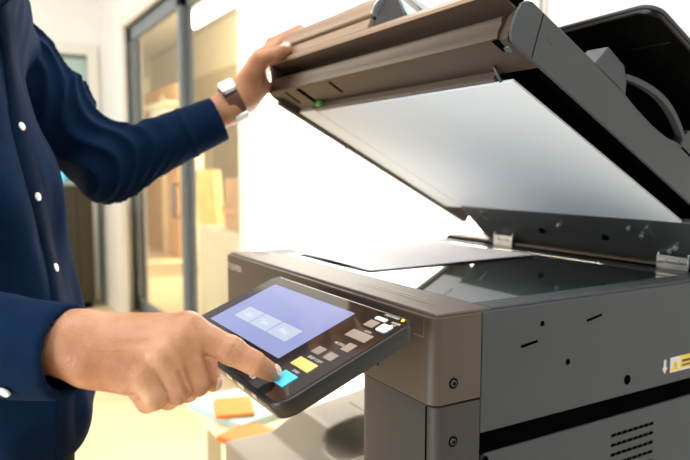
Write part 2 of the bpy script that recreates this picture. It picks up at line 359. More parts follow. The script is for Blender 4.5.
# low table with printed matter, left of the copier
TZ = .50
t = empty('low_table', (-.92, .3, 0), 'low cream table standing to the left of the copier', 'table')
obj('tabletop', box(NB(), (-1.15, .09, TZ-.03), (-.68, .55, TZ)), 'cream', t, bevel=.006)
for x in (-1.12, -.75):
    for y in (0.12, .48): obj('leg', box(NB(), (x, y, 0), (x+.04, y+.04, TZ-.03)), 'cream', t, bevel=.003)
def booklet(x, y, z, w, d, h, rot, m, label, nm='booklet'):
    c, s = math.cos(rot), math.sin(rot); o = obj(nm, box(NB(), (-w/2, -d/2, 0), (w/2, d/2, h)), m, bevel=.002)
    o.location = (x, y, z); o.rotation_euler = (0, 0, rot); return tag(o, label, 'booklet')
booklet(-.98, .17, TZ, .21, .15, .018, .3, 'mint', 'pale mint booklet on the low cream table')
booklet(-.96, .15, TZ+.018, .12, .09, .010, -.3, 'orange', 'small orange card lying on the mint booklet')
booklet(-.80, .14, TZ, .14, .10, .014, .5, 'orange', 'flat orange booklet nearest the copier on the low table')
booklet(-.95, .40, TZ, .30, .21, .05, .1, 'whiteobj', 'thick white paper pack at the back of the low table', 'paper_pack')

# ================================================================ COPIER
H = .95
K = empty('photocopier', (-.29, .28, 0), 'charcoal office photocopier with its lid raised and a tilted touch panel', 'photocopier')
def part(name, bm, m, p=None, **k): return obj(name, bm, m, p or K, **k)
# --- lower cabinet
part('lower_cabinet', box(NB(), (-.583, .066, .06), (-.004, .56, .61)), 'plastic', bevel=.006)
for i, (z0, z1) in enumerate(((.09, .24), (.25, .40), (.41, .58))):
    d = part('paper_drawer', box(NB(), (-.57, .045, z0), (-.14, .066, z1)), 'plastic', bevel=.004)
    part('drawer_grip', box(NB(), (-.42, .040, z1-.05), (-.28, .0452, z1-.025)), 'plasticd', d, bevel=.003)
for x in (-.54, -.06):
    for y in (.12, .50):
        bm = NB(); disc(bm, (x-.015, y, .03), (1, 0, 0), .03, .03, .03, 20); part('caster', bm, 'black', smooth='auto')
for x in (-.545, -.065):
    pass
# side cover below the gap
bm = NB(); prism(bm, rrect(.068, .30, .56, .7925, (.002, .002, .002, .006)), lambda y, z: (-.10, y, z), lambda y, z: (0, y, z))
sc = part('lower_side_cover', bm, 'plastic', bevel=.0006)
for k in range(6):
    z = .7945-.0250-.0125*k+.0245-.0245
    for j in range(8):
        y = .276+.0105*j; bm = NB(); box(bm, (-.001, y+.0012, z-.0018), (.0006, y+.0092, z+.0018)); 
        prism(bm, [(y+.0002, z-.0018), (y+.0014, z-.0018), (y+.0014, z+.0006)], lambda a, b: (-.001, a, b), lambda a, b: (.0006, a, b))
        part('vent_slot', bm, 'black', sc)
part('gap_backing', box(NB(), (-.13, .064, .7928), (-.003, .555, .8168)), 'black')
bm = NB(); disc(bm, (.0, .071, .787), (1, 0, 0), .004, .003, .003, 12); part('latch_stud', bm, 'black', smooth='auto')
# column at the front right below the scanner
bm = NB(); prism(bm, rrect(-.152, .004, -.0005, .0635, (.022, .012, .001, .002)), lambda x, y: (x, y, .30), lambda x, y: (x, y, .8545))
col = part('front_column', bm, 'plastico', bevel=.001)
part('panel_seam', box(NB(), (-.0158, .0025, .30), (-.0148, .006, .853)), 'black', col)
part('column_core', box(NB(), (-.13, .06, .60), (-.02, .56, .80)), 'plasticd')
def screw(p, n, name='screw'):
    n = np.array(n, float); p = np.array(p)
    bm = NB(); disc(bm, p, n, .0056, .0056, .0006, 24); o = part(name, bm, 'black', smooth='auto')
    bm = NB(); disc(bm, p+n*.0006, n, .0040, .0033, .0012, 20); h_ = part('screw_head', bm, 'plasticd', o, smooth='auto')
    bm = NB(); disc(bm, p+n*.0018, n, .0017, .0017, .0002, 6); part('hex_socket', bm, 'black', o)
screw((0, .026, .878), (1, 0, 0)); screw((-.0005, .027, .816), (1, 0, 0))
# --- exit tray
def f_tray(P):
    x, y, z = P[..., 0], P[..., 1], P[..., 2]
    hh = .62+.03*np.clip((y-.07)/.06, 0, 1)+.05*np.clip((y-.14)/.35, 0, 1)
    d = np.maximum.reduce([(z-hh)*.9, .585-z, -.562-x, x+.131, -.018-y, y-.55])
    d = smax(d, -ell(P, (-.395, .165, .675), (.070, .085, .065)), .006)
    return d
sdf_obj('exit_tray', [(f_tray, (-.575, -.03, .575), (-.12, .56, .72), .004)], 'tray', K)
part('exit_cavity_back', box(NB(), (-.583, .535, .60), (-.12, .56, .86)), 'plasticd')
bm = NB()
for y in (.20, .27, .34): box(bm, (-.50, y, .6602+.05*(y-.14)/.35), (-.16, y+.003, .663+.05*(y-.14)/.35))
part('tray_rib', bm, 'tray')
# --- scanner housing
part('scanner_body', box(NB(), (-.585, .062, .857), (-.03, .56, .940)), 'plastic', bevel=.003)
part('rear_spine', box(NB(), (-.585, .50, .30), (-.03, .57, .95)), 'plasticd')
bm = NB(); prism(bm, rrect(.0642, .817, .56, .9475, (.001, .001, .004, .003)), lambda y, z: (-.034, y, z), lambda y, z: (0, y, z))
side = part('scanner_side_cover', bm, 'plastic', bevel=.0012)
for (y0, z0, y1, z1) in ((.120, .9030, .145, .9062), (.225, .9195, .251, .9240)):
    bm = NB(); a = np.array((y0, z0)); b = np.array((y1, z1)); n = np.array([-(b-a)[1], (b-a)[0]]); n = n/np.linalg.norm(n)*.0015
    prism(bm, [tuple(a-n), tuple(b-n), tuple(b+n), tuple(a+n)], lambda y, z: (-.001, y, z), lambda y, z: (.0004, y, z)); part('side_slot', bm, 'black', side)
for y, z, r in ((.152, .925, .0031), (.195, .875, .0035), (.303, .836, .0062)):
    bm = NB(); disc(bm, (-.001, y, z), (1, 0, 0), r, r, .0014, 20); part('plug_hole', bm, 'black', side)
bm = NB(); disc(bm, (-.0004, .438, .930), (1, 0, 0), .002, .002, .0012, 12); part('plug_hole', bm, 'black', side)
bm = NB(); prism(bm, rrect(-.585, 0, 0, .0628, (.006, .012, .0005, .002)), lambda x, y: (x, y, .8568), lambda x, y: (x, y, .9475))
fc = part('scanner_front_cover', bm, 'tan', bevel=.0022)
text('maker_lettering', 'TOSHIBA', .0155, (-.578, -.0003, .928), (1, 0, 0), (0, 0, 1), 'print', fc)
bm = NB(); box(bm, (-.0345, -.0003, .9258), (-.0160, .0003, .9261)); box(bm, (-.0163, -.0003, .9258), (-.0161, .0003, .944)); part('cover_seam', bm, 'keytan', fc)
bm = NB(); box(bm, (-.102, -.0004, .874), (-.0995, .0004, .880)); part('key_slot', bm, 'black', fc)
# top frame round the glass
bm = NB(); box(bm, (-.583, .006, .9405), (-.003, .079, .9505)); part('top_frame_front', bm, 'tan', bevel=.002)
bm = NB(); box(bm, (-.034, .079, .9405), (-.003, .56, .9505)); box(bm, (-.583, .079, .9405), (-.553, .56, .9505)); box(bm, (-.553, .455, .9405), (-.034, .56, .9505)); part('top_frame', bm, 'plastic', bevel=.0015)
part('scan_bed', box(NB(), (-.553, .079, .9402), (-.034, .455, .9412)), 'inner')
part('platen_glass', box(NB(), (-.515, .0792, .9465), (-.0342, .4548, .9500)), 'platen')
part('feed_strip', box(NB(), (-.5528, .0792, .9412), (-.516, .4548, .9502)), 'plastic')
for (x, y) in ((-.02, .105), (-.012, .13)):
    bm = NB(); disc(bm, (x, y, .9504), (0, 0, 1), .004, .0034, .0012, 12); part('frame_screw', bm, 'steeld', smooth='auto')
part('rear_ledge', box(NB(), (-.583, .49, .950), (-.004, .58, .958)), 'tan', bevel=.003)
part('rear_ledge_riser', box(NB(), (-.583, .487, .9503), (-.004, .4905, .954)), 'black')
# corner sensor and label strips on the front frame
bm = NB(); box(bm, (-.575, .045, .9504), (-.535, .060, .9512)); part('scale_window', bm, 'plasticd')
bm = NB(); box(bm, (-.20, .036, .9504), (-.05, .0385, .9508)); box(bm, (-.19, .044, .9504), (-.07, .046, .9508)); part('scale_marking', bm, 'beige')

# --- lid
TH = R(27.88); PO = np.array([0., .4327, 1.0241]); EV = np.array([0, -math.cos(TH), math.sin(TH)]); EW = np.array([0, math.sin(TH), math.cos(TH)])
def LF(x, v, w): return PO+np.array([x, 0, 0])+EV*v+EW*w
LX0 = -.560
front = [(.404, .012), (.410, .0135), (.4125, .020), (.4120, .030), (.4150, .0345), (.4140, .0375), (.4020, .0400), (.3900, .0440), (.3900, .0490), (.4060, .0530), (.4290, .0555), (.4310, .058), (.4260, .066), (.420, .0675)]
bm = NB(); prism(bm, [(-.04, .030), (.355, .030)]+[(.3555, .012)]+front+[(-.04, .0675)], lambda v, w: LF(LX0, v, w), lambda v, w: LF(-.001, v, w))
prism(bm, [(-.04, .030), (.355, .030)]+[(.3555, .012)]+[(.404, .012), (.407, .0135), (.4085, .020), (.4085, .030), (.4080, .040), (.405, .050), (.400, .055), (.30, .056), (.25, .044), (-.04, .044)], lambda v, w: LF(-.001, v, w), lambda v, w: LF(.0105, v, w))
lid = part('lid', bm, 'under', smooth='auto')
# tan upper lip of the lid front
bm = NB(); prism(bm, [(.4200, .0552), (.4300, .0556), (.4322, .0585), (.4285, .0680), (.30, .0685), (.30, .06)], lambda v, w: LF(LX0-.001, v, w), lambda v, w: LF(-.001, v, w)); part('lid_lip', bm, 'beige', lid, smooth='auto')
# right end cap
capp = [(-.10, .004), (.394, .0115)]+[(.4035, .0125), (.4080, .018), (.4105, .028), (.4115, .040), (.4105, .052), (.4060, .058), (.40, .0615), (.30, .060), (.243, .0595), (.228, .057), (.20, .0535), (.165, .0515), (.135, .0530), (.115, .0575), (.104, .0595), (-.10, .056)]
bm = NB(); prism(bm, capp, lambda v, w: LF(0.0108, v, w), lambda v, w: LF(.015, v, w)); cap = part('lid_side_cap', bm, 'plastic', lid, bevel=.0012)
bm = NB(); box(bm, (.0148, .372, .0125), (.0154, .3728, .060), lambda a, b, c: LF(a, b+.16*(c-.0125), c)); part('cap_seam', bm, 'black', lid)
bm = NB(); disc(bm, LF(.0148, .357, .045), (1, 0, 0), .0058, .0054, .0007, 24); part('cap_plug', bm, 'plastic', lid, smooth='auto')
# left end cap
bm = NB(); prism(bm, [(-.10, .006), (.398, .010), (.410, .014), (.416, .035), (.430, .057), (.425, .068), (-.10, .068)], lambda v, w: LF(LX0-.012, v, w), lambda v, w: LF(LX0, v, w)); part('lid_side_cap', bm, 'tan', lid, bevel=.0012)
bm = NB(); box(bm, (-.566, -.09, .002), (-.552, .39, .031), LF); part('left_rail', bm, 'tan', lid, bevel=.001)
bm = NB(); box(bm, (-.545, -.02, .006), (-.478, .352, .0305), LF); part('left_underside_strip', bm, 'pad', lid)
# black recess right of the pad
bm = NB(); box(bm, (-.470, -.05, .0036), (-.030, .353, .0302), LF); box(bm, (-.031, -.08, .0285), (.0104, .3545, .0302), LF); part('pad_backing', bm, 'black', lid)
bm = NB(); box(bm, (-.468, .0, 0), (-.021, .355, .0035), LF); part('platen_pad', bm, 'pad', lid, bevel=.0008)
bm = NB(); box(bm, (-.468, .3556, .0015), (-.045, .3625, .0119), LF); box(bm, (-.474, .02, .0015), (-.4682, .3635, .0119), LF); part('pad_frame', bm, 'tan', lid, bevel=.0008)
# rear underside hinge panel
bm = NB(); prism(bm, [(.4337, 1.0235), (.436, 1.030), (.60, 1.00), (.60, .962), (.505, .9585), (.497, .965)], lambda y, z: (-.474, y, z), lambda y, z: (.002, y, z)); hp = part('hinge_panel', bm, 'steeld', lid, bevel=.001)
for x in (-.30, -.17):
    bm = NB(); disc(bm, (x, .470, .990), (0, -.66, -.72), .006, .005, .004, 16); part('rubber_bumper', bm, 'black', lid, smooth='auto')
for (x, y, z) in ((-.115, .452, 1.010), (-.10, .462, 1.0), (-.07, .485, .978), (-.055, .475, .985), (-.25, .456, 1.004)):
    bm = NB(); disc(bm, (x, y, z), (.0, -.66, -.66), .004, .003, .006, 10); part('hinge_rivet', bm, 'steel', lid, smooth='auto')
# slots, latch, screws under the front edge
for (x, v0, v1, wd) in ((-.362, .377, .405, .006), (-.466, .362, .405, .013), (-.515, .370, .404, .006)):
    bm = NB(); prism(bm, [(x-wd/2, v0), (x+wd/2, v0), (x+wd/2+.004, v1), (x-wd/2+.004, v1)], lambda a, b: LF(a, b, .0114), lambda a, b: LF(a, b, .013)); part('underside_slot', bm, 'black', lid)
bm = NB(); box(bm, (-.462, .358, .004), (-.445, .368, .0118), LF); part('release_tab', bm, 'green', lid, bevel=.001)
bm = NB(); disc(bm, LF(.001, .393, .0125), -EW, .0055, .0045, .002, 16); part('lid_screw', bm, 'steeld', lid, smooth='auto')
bm = NB(); box(bm, (-.008, .391, .0112), (.000, .409, .013), LF); part('screw_recess', bm, 'black', lid)
bm = NB(); tube(bm, [LF(-.039, .350, .010), LF(-.039, .356, .002), LF(-.039, .366, .006), LF(-.039, .372, .012)], .002, 8); part('pad_clip', bm, 'steeld', lid, smooth=True)
# feeder cover
bm = NB(); prism(bm, [(.30, .068), (.429, .068), (.4305, .083), (.427, .0855), (.30, .086)], lambda v, w: LF(-.562, v, w), lambda v, w: LF(-.262, v, w)); part('feeder_base', bm, 'beige', lid, bevel=.001)
bm = NB(); prism(bm, [(.10, .068), (.424, .0855), (.424, .0905), (.10, .0905)], lambda v, w: LF(-.560, v, w), lambda v, w: LF(-.264, v, w)); part('feeder_gap', bm, 'black', lid)
bm = NB(); prism(bm, [(.02, .0905), (.431, .0905), (.434, .100), (.431, .116), (.422, .131), (.400, .143), (.36, .149), (.10, .150), (.02, .10)], lambda v, w: LF(-.565, v, w), lambda v, w: LF(-.264, v, w)); part('feeder_cover', bm, 'beige', lid, smooth='auto', bevel=.002)
bm = NB(); prism(bm, [(.02, .088), (.433, .089), (.436, .100), (.433, .117), (.424, .133), (.401, .145), (.36, .151), (.10, .152), (.02, .10)], lambda v, w: LF(-.264, v, w), lambda v, w: LF(-.258, v, w)); part('cover_edge_trim', bm, 'steel', lid, bevel=.001)
bm = NB(); prism(bm, [(-.258, .068), (-.180, .068), (-.186, .076), (-.256, .140)], lambda x, w: LF(x, .10, w), lambda x, w: LF(x, .425, w)); part('feed_chute', bm, 'plasticd', lid, bevel=.001)
bm = NB(); prism(bm, [(-.172, .068), (-.163, .068), (-.244, .126), (-.253, .126)], lambda x, w: LF(x, .15, w), lambda x, w: LF(x, .420, w)); part('document_guide', bm, 'mint', lid)
bm = NB(); prism(bm, rrect(-.362, .119, -.305, .129, .001), lambda x, w: LF(x, .4250+(.124-w)*.6, w), lambda x, w: LF(x, .4275+(.124-w)*.6, w)); part('feeder_label', bm, 'print', lid)
# document tray on the right of the feeder, its black underside seen
def rim(v): return v
bm = NB(); prism(bm, rrect(-.22, -.05, .049, .272, (.004, .004, .022, .004), 8), lambda x, v: LF(x, v, .1295+.09*(x+.22)*.4), lambda x, v: LF(x, v, .1335+.09*(x+.22)*.4)); tray = part('document_tray', bm, 'plastic', lid, bevel=.0015)
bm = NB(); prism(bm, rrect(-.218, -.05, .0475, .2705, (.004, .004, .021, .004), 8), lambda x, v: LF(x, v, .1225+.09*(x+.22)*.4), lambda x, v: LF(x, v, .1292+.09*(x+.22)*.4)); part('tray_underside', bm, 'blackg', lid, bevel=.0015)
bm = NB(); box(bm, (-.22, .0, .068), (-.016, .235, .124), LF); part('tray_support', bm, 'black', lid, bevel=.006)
bm = NB(); box(bm, (-.12, .212, .1205), (.036, .2145, .1226), lambda a, b, c: LF(a, b, c+.036*(a+.22))); part('tray_rib', bm, 'blackg', lid, bevel=.001)
# raised side housing with the strap handle
bm = NB(); prism(bm, [(.226, .0555), (.289, .057), (.279, .0865), (.245, .0835), (.232, .0700)], lambda v, w: LF(-.014, v, w), lambda v, w: LF(.015, v, w)); part('side_housing', bm, 'plastic', lid, bevel=.0012)
bm = NB(); prism(bm, [(-.10, .050), (.104, .054), (.106, .070), (.100, .083), (-.10, .080)], lambda v, w: LF(-.014, v, w), lambda v, w: LF(.015, v, w)); part('side_housing', bm, 'plastic', lid, bevel=.0012)
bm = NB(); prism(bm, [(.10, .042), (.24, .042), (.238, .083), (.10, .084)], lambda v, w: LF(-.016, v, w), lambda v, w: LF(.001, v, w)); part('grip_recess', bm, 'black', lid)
bm = NB(); arc = []; n = 14
for i in range(n+1):
    t_ = i/n; v = .236+(.106-.236)*t_; w = .0745+(.070-.0745)*t_+.0115*math.sin(math.pi*t_)**.9; arc.append((v, w, .015+.006*math.sin(math.pi*t_)))
for i in range(n):
    (v0, w0, x0), (v1, w1, x1) = arc[i], arc[i+1]
    q = [LF(x0-.010, v0, w0-.002), LF(x0, v0, w0-.0035), LF(x0, v0, w0+.0035), LF(x0-.010, v0, w0+.003)]
    q2 = [LF(x1-.010, v1, w1-.002), LF(x1, v1, w1-.0035), LF(x1, v1, w1+.0035), LF(x1-.010, v1, w1+.003)]
    if i == 0: ring = [bm.verts.new(p) for p in q]; bm.faces.new(ring[::-1])
    r2 = [bm.verts.new(p) for p in q2]
    for k in range(4): bm.faces.new((ring[k], ring[(k+1) % 4], r2[(k+1) % 4], r2[k]))
    ring = r2
bm.faces.new(ring); part('strap_handle', bm, 'plastic', lid, smooth='auto')
bm = NB(); tube(bm, [LF(-.572, .225, .004), LF(-.590, .235, -.004), LF(-.590, .205, -.012), LF(-.572, .200, -.010)], .0022, 8); part('cable_clip', bm, 'tan', lid, smooth=True)
# hinges
for x0 in (-.092, -.437):
    bm = NB(); box(bm, (x0, .485, .9585), (x0+.050, .53, .962)); box(bm, (x0, .487, .9585), (x0+.003, .53, .982)); box(bm, (x0+.047, .487, .9585), (x0+.05, .53, .982)); box(bm, (x0, .485, .9505), (x0+.05, .489, .970))
    h_ = part('hinge', bm, 'steel', bevel=.0008)
    bm = NB(); tube(bm, [(x0-.004, .505, .973), (x0+.054, .505, .973)], .004, 12); part('hinge_pin', bm, 'steel', h_, smooth='auto')
    bm = NB(); prism(bm, [(.44, 1.012), (.475, .990), (.52, .965), (.53, .985), (.46, 1.026)], lambda y, z: (x0+.010, y, z), lambda y, z: (x0+.014, y, z)); part('hinge_arm', bm, 'steel', h_)
    for k in (.014, .034):
        bm = NB(); disc(bm, (x0+k, .485, .963), (0, -1, 0), .003, .0025, .0015, 10); part('hinge_screw', bm, 'steel', h_, smooth='auto')

# --- control panel
PA = np.array([0, -.026, .950]); PU = np.array([0, -.147, -.058]); PU = PU/np.linalg.norm(PU); PN = np.array([0, -.367, .930]); PN /= np.linalg.norm(PN)
def PF(x, s, n): return PA+np.array([x, 0, 0])+PU*s+PN*n
rr = rrect(-.314, 0, .005, .160, (.012, .014, .018, .014), 8)
bm = NB(); 
lay = [(-.0200, .006), (-.0185, .003), (-.0100, .0006), (-.003, 0), (-.001, .0008), (-.0002, .0025)]
rings = []
for n_, ins in lay:
    q = rrect(-.314+ins, ins, .005-ins, .160-ins, (.012-ins*.6, .014-ins*.6, .018-ins*.6, .014-ins*.6), 8)
    rings.append([bm.verts.new(PF(x, s, n_)) for x, s in q])
for a, b in zip(rings, rings[1:]):
    for i in range(len(a)): bm.faces.new((a[i], a[(i+1) % len(a)], b[(i+1) % len(a)], b[i]))
bm.faces.new(rings[0]); bm.faces.new(rings[-1])
cp = part('control_panel', bm, 'rim', smooth='auto')
def plate(name, q, z0, z1, m, bev=0):
    bm = NB(); prism(bm, q, lambda x, s: PF(x, s, z0), lambda x, s: PF(x, s, z1)); return part(name, bm, m, cp, bevel=bev)
plate('panel_face', rrect(-.3105, .0035, .0015, .1555, (.009, .011, .014, .010)), -.0004, .0003, 'panel')
plate('touch_screen', rrect(-.283, .019, -.0785, .1155, .001), .0002, .0006, 'screen')
for x0, x1 in ((-.2515, -.2060), (-.2030, -.1568), (-.1535, -.1056)):
    plate('screen_icon', rrect(x0, .0712, x1, .0938, .001), .0005, .0008, 'tile')
def ptext(s, x, y, size, al='CENTER', m='print'): text('key_lettering', s, size, PF(x, y, .0006), (1, 0, 0), -PU, m, cp, .0001, al)
for x, s_ in ((-.2288, 'Copy'), (-.18, 'Scan'), (-.1295, 'Print')):
    text('screen_lettering', s_, .0105, PF(x, .083, .0009), (1, 0, 0), -PU, 'glyph', cp, .0001, 'CENTER')
plate('status_key', rrect(-.0455, .0113, -.0250, .0168, .0025), .0002, .0010, 'keywhite', .0003)
plate('function_key', rrect(-.0460, .0192, -.0293, .0304, .0008), .0002, .0010, 'keytan', .0003)
plate('power_key', rrect(-.0237, .0186, -.0060, .0312, .003), .0002, .0012, 'keywhite', .0003)
plate('clear_key', rrect(-.0480, .0402, -.0110, .0525, .0008), .0002, .0010, 'keytan', .0003)
plate('access_key', rrect(-.0260, .0591, -.0125, .0715, .0008), .0002, .0010, 'keytan', .0003)
plate('help_key', rrect(-.0538, .0788, -.0387, .0900, .0008), .0002, .0012, 'keytan', .0004)
plate('menu_key', rrect(-.0300, .0794, -.0146, .0900, .0008), .0002, .0012, 'keytan', .0004)
plate('stop_key', rrect(-.0545, .1008, -.0186, .1137, .001), .0002, .0016, 'keyyellow', .0005)
plate('start_key', rrect(-.0462, .1226, -.0203, .1402, .001), .0002, .0016, 'keycyan', .0005)
bm = NB(); disc(bm, PF(-.0089, .0036+.002, .0002), PN, .0022, .0016, .0010, 14); part('status_light', bm, 'led', cp, smooth='auto')
ptext('MAIN POWER', -.0270, .0058, .0040); ptext('POWER', -.0105, .0135, .0042); ptext('SAVE', -.0105, .0168, .0035)
ptext('CLEAR', -.027, .0372, .0042); ptext('ACCESS', -.036, .066, .0048); ptext('EASY COPY', -.034, .0960, .0052); ptext('START', -.033, .1185, .0042); ptext('USB', -.072, .148, .007, 'CENTER')
ptext('A', -.0290, .0465, .010); ptext('A', -.0190, .0655, .009); ptext('1', -.0462, .0845, .009); ptext('?', -.0222, .0845, .009); ptext('O', -.0375, .0250, .008)
for x0, x1 in ((-.118, -.104), (-.088, -.072), (-.052, -.042)):
    bm = NB(); box(bm, (x0, .1585, -.008), (x1, .1606, -.0025), PF); part('rim_marker', bm, 'steel', cp, bevel=.0006)
bm = NB(); disc(bm, PF(-.036, .150, .0002), PN, .009, .009, .0003, 24); part('sensor_window', bm, 'blackg', cp)
bm = NB(); box(bm, (-.26, -.018, -.055), (-.07, .065, -.019), PF); part('panel_mount', bm, 'plasticd', bevel=.006)

# --- stickers on the scanner side
bm = NB(); box(bm, (.0, .3890, .831), (.0004, .4105, .851)); st = part('warning_sticker', bm, 'print')
st_y = part('sticker_body', box(NB(), (.0, .4105, .831), (.0003, .490, .851)), 'yellowprint', st)
bm = NB(); prism(bm, [(.3910, .833), (.4085, .833), (.4000, .848)], lambda y, z: (.0003, y, z), lambda y, z: (.0006, y, z)); part('sticker_triangle', bm, 'yellowprint', st)
bm = NB(); box(bm, (.0003, .414, .8420), (.0006, .488, .8450)); box(bm, (.0003, .414, .8365), (.0006, .482, .8385)); part('sticker_bars', bm, 'blackprint', st)
part('sticker_strip', box(NB(), (.0003, .4105, .831), (.0006, .490, .8338)), 'print', st)
text('sticker_lettering', '!', .010, (.0007, .4000, .8385), (0, 1, 0), (0, 0, 1), 'blackprint', st, .0001, 'CENTER')
bm = NB(); prism(bm, [(.3755, .8500), (.3800, .8500), (.3800, .8395), (.3832, .8395), (.3778, .8315), (.3724, .8395), (.3755, .8395)], lambda y, z: (0, y, z), lambda y, z: (.0004, y, z)); part('arrow_sticker', bm, 'print')
# --- sheet on the glass
bm = NB(); nx = 24; G = []
for j in range(nx+1):
    u = j/nx; row = []
    for i in range(13):
        v = i/12; x = -.530+.255*u; y = .100+.326*v; z = .9513+.0035*max(0, 1-u*3)**2*(1-v)+.0015*math.sin(u*3+v*2)**2
        row.append((x, y, z))
    G.append(row)
for dz in (0, .0003):
    g = [[bm.verts.new((p[0], p[1], p[2]+dz)) for p in r_] for r_ in G]
    for j in range(nx):
        for i in range(12): bm.faces.new((g[j][i], g[j+1][i], g[j+1][i+1], g[j][i+1]))
tag(obj('paper_sheet', bm, 'paper', smooth=True), 'white sheet of paper lying on the copier glass under the open lid', 'paper')
exec_person = True
# ================================================================ PERSON
PR = empty('person', (-.49, -.38, 0), 'person in a navy button-up shirt pressing the copier panel and lifting its lid', 'person')
LSH = pt(-2, 48, 1.03); ELB = pt(109, 167, 1.08); LWR = pt(230, 107, 1.12)
RSH = np.array([-.30, -.42, 1.36]); RELB = pt(-190, 330, .66); RWR = pt(70, 345, .578)
tipN = PF(-.040, .138, .0088)
HD = dict(i=(pt(188, 329, .592), pt(231, 351, .592), pt(254, 363, .596), tipN),
          m=(pt(182, 341, .582), pt(197, 384, .585), pt(187, 390, .612), pt(172, 378, .618)),
          r=(pt(164, 356, .572), pt(177, 392, .573), pt(168, 398, .600), pt(156, 386, .606)),
          p=(pt(144, 375, .567), pt(155, 398, .564), pt(147, 402, .584), pt(137, 393, .590)),
          t=(pt(150, 360, .615), pt(192, 350, .632), pt(205, 362, .626), pt(213, 383, .617)))
def chain(P, pts, rs, k=.004):
    d = None
    for i in range(len(pts)-1):
        s = rc(P, pts[i], pts[i+1], rs[i], rs[i+1]); d = s if d is None else smin(d, s, k)
    return d
def f_rhand(P):
    w = RWR; fa = rc(P, RWR+(RELB-RWR)*.3, RWR, .029, .0262)
    fa2 = rc(P, pt(82, 340, .580), pt(84, 350, .576), .0235, .0235)
    d = smin(fa, fa2, .02)
    for k, (bx, by, bd), r0, r1 in (('i', (97, 336, .592), .0205, .0150), ('m', (94, 344, .582), .0210, .0155), ('r', (92, 354, .574), .0200, .0152), ('p', (94, 363, .568), .0185, .0130)):
        d = smin(d, rc(P, pt(bx, by, bd), HD[k][0], r0, r1), .011)
    d = smin(d, rc(P, pt(92, 366, .582), pt(128, 380, .576), .0185, .0130), .012)      # heel of the hand
    d = smin(d, rc(P, pt(100, 345, .605), HD['t'][0], .020, .018), .015)             # thumb base
    # tendons and knuckle heads
    for k, (bx, by, bd), hx in (('i', (100, 330, .572), 0), ('m', (98, 342, .562), 0), ('r', (98, 354, .556), 0)):
        q = HD[k][0]-FW*.0128+UC*.004; d = smin(d, rc(P, pt(bx+8, by, bd+.006), q, .002, .0036), .009)
    for k, r in (('i', .0110), ('m', .0108), ('r', .0103), ('p', .0060)):
        d = smin(d, sph(P, HD[k][0]-FW*(.0065 if k == 'p' else .0085)+UC*.004, r), .007)
    fi = chain(P, HD['i'], (.0140, .0122, .0107, .0084), .003)
    fi = smin(fi, sph(P, HD['i'][1]+UC*.001, .0122), .004)
    fm = chain(P, HD['m'], (.0138, .0112, .0110, .0088), .003)
    fr_ = chain(P, HD['r'], (.0135, .0108, .0104, .0085), .003)
    fp = chain(P, HD['p'], (.0120, .0102, .0095, .0078), .003)
    ft = chain(P, HD['t'], (.0180, .0120, .0108, .0080), .004)
    fs = smin(smin(fm, fr_, .0010), fp, .0010)
    d = smin(d, fs, .005); d = smin(d, fi, .006)
    for a_, b_, e0 in (('m', 'r', .52), ('r', 'p', .52), ('i', 'm', .60)):
        A0 = (HD[a_][0]+HD[b_][0])/2; B0 = (HD[a_][1]+HD[b_][1])/2 if a_ != 'i' else (HD['m'][1]+RT*.012)
        g0 = A0+(B0-A0)*e0-FW*.0125; g1 = A0+(B0-A0)*1.15-FW*.0105
        d = smax(d, -rc(P, g0, g1, .0010, .0030), .0040)
    d = smin(d, ft, .0025)
    # finger-joint creases on the index, veins as faint swells
    ax = (HD['i'][2]-HD['i'][1]); ax = ax/np.linalg.norm(ax)
    for q, am in ((HD['i'][1], .0007), (HD['i'][2], .0006)):
        tt = (P-q)@ax; d = d+am*np.exp(-(tt/.0016)**2)*(np.sin(tt*2800)**2)
    d = d+.00035*noise3(P, 90)
    return d
# left hand on the lid's left front corner
LC = LF(-.566, .43, .05)
LH = dict(t=(pt(246, 84, 1.12), pt(260, 60, 1.11), pt(275, 55, 1.103), pt(286, 49, 1.098)),
          i=(pt(260, 57, 1.15), pt(276, 46, 1.165), pt(290, 38, 1.165), pt(303, 31, 1.155)),
          m=(pt(262, 64, 1.18), pt(272, 44, 1.19), pt(288, 36, 1.19), pt(300, 29, 1.18)),
          r=(pt(261, 72, 1.195), pt(268, 50, 1.205), pt(280, 40, 1.21), pt(292, 34, 1.21)),
          p=(pt(259, 82, 1.205), pt(266, 64, 1.22), pt(276, 54, 1.22), pt(284, 48, 1.22)))
def f_lhand(P):
    d = smin(rc(P, LWR+(ELB-LWR)*.35, LWR, .029, .0265), rc(P, LWR, pt(240, 98, 1.13), .0265, .026), .01)
    for k, r in (('i', .0145), ('m', .0145), ('r', .014), ('p', .013)):
        d = smin(d, rc(P, pt(242, 96, 1.14), LH[k][0], .024, r), .014)
    d = smin(d, rc(P, pt(248, 98, 1.135), pt(260, 86, 1.145), .019, .019), .012); d = smin(d, rc(P, pt(252, 90, 1.14), pt(258, 62, 1.14), .017, .014), .01)
    d = smin(d, rc(P, pt(240, 94, 1.12), LH['t'][1], .021, .0150), .012)
    d = smin(d, chain(P, LH['t'], (.018, .0140, .0125, .0105)), .006)
    for k, r in (('i', .0120), ('m', .0122), ('r', .0115), ('p', .010)):
        d = smin(d, chain(P, LH[k], (r+.002, r, r*.93, r*.78), .003), .003)
    return d+.0004*noise3(P, 80)
HEADC = np.array([-.47, -.30, 1.63])
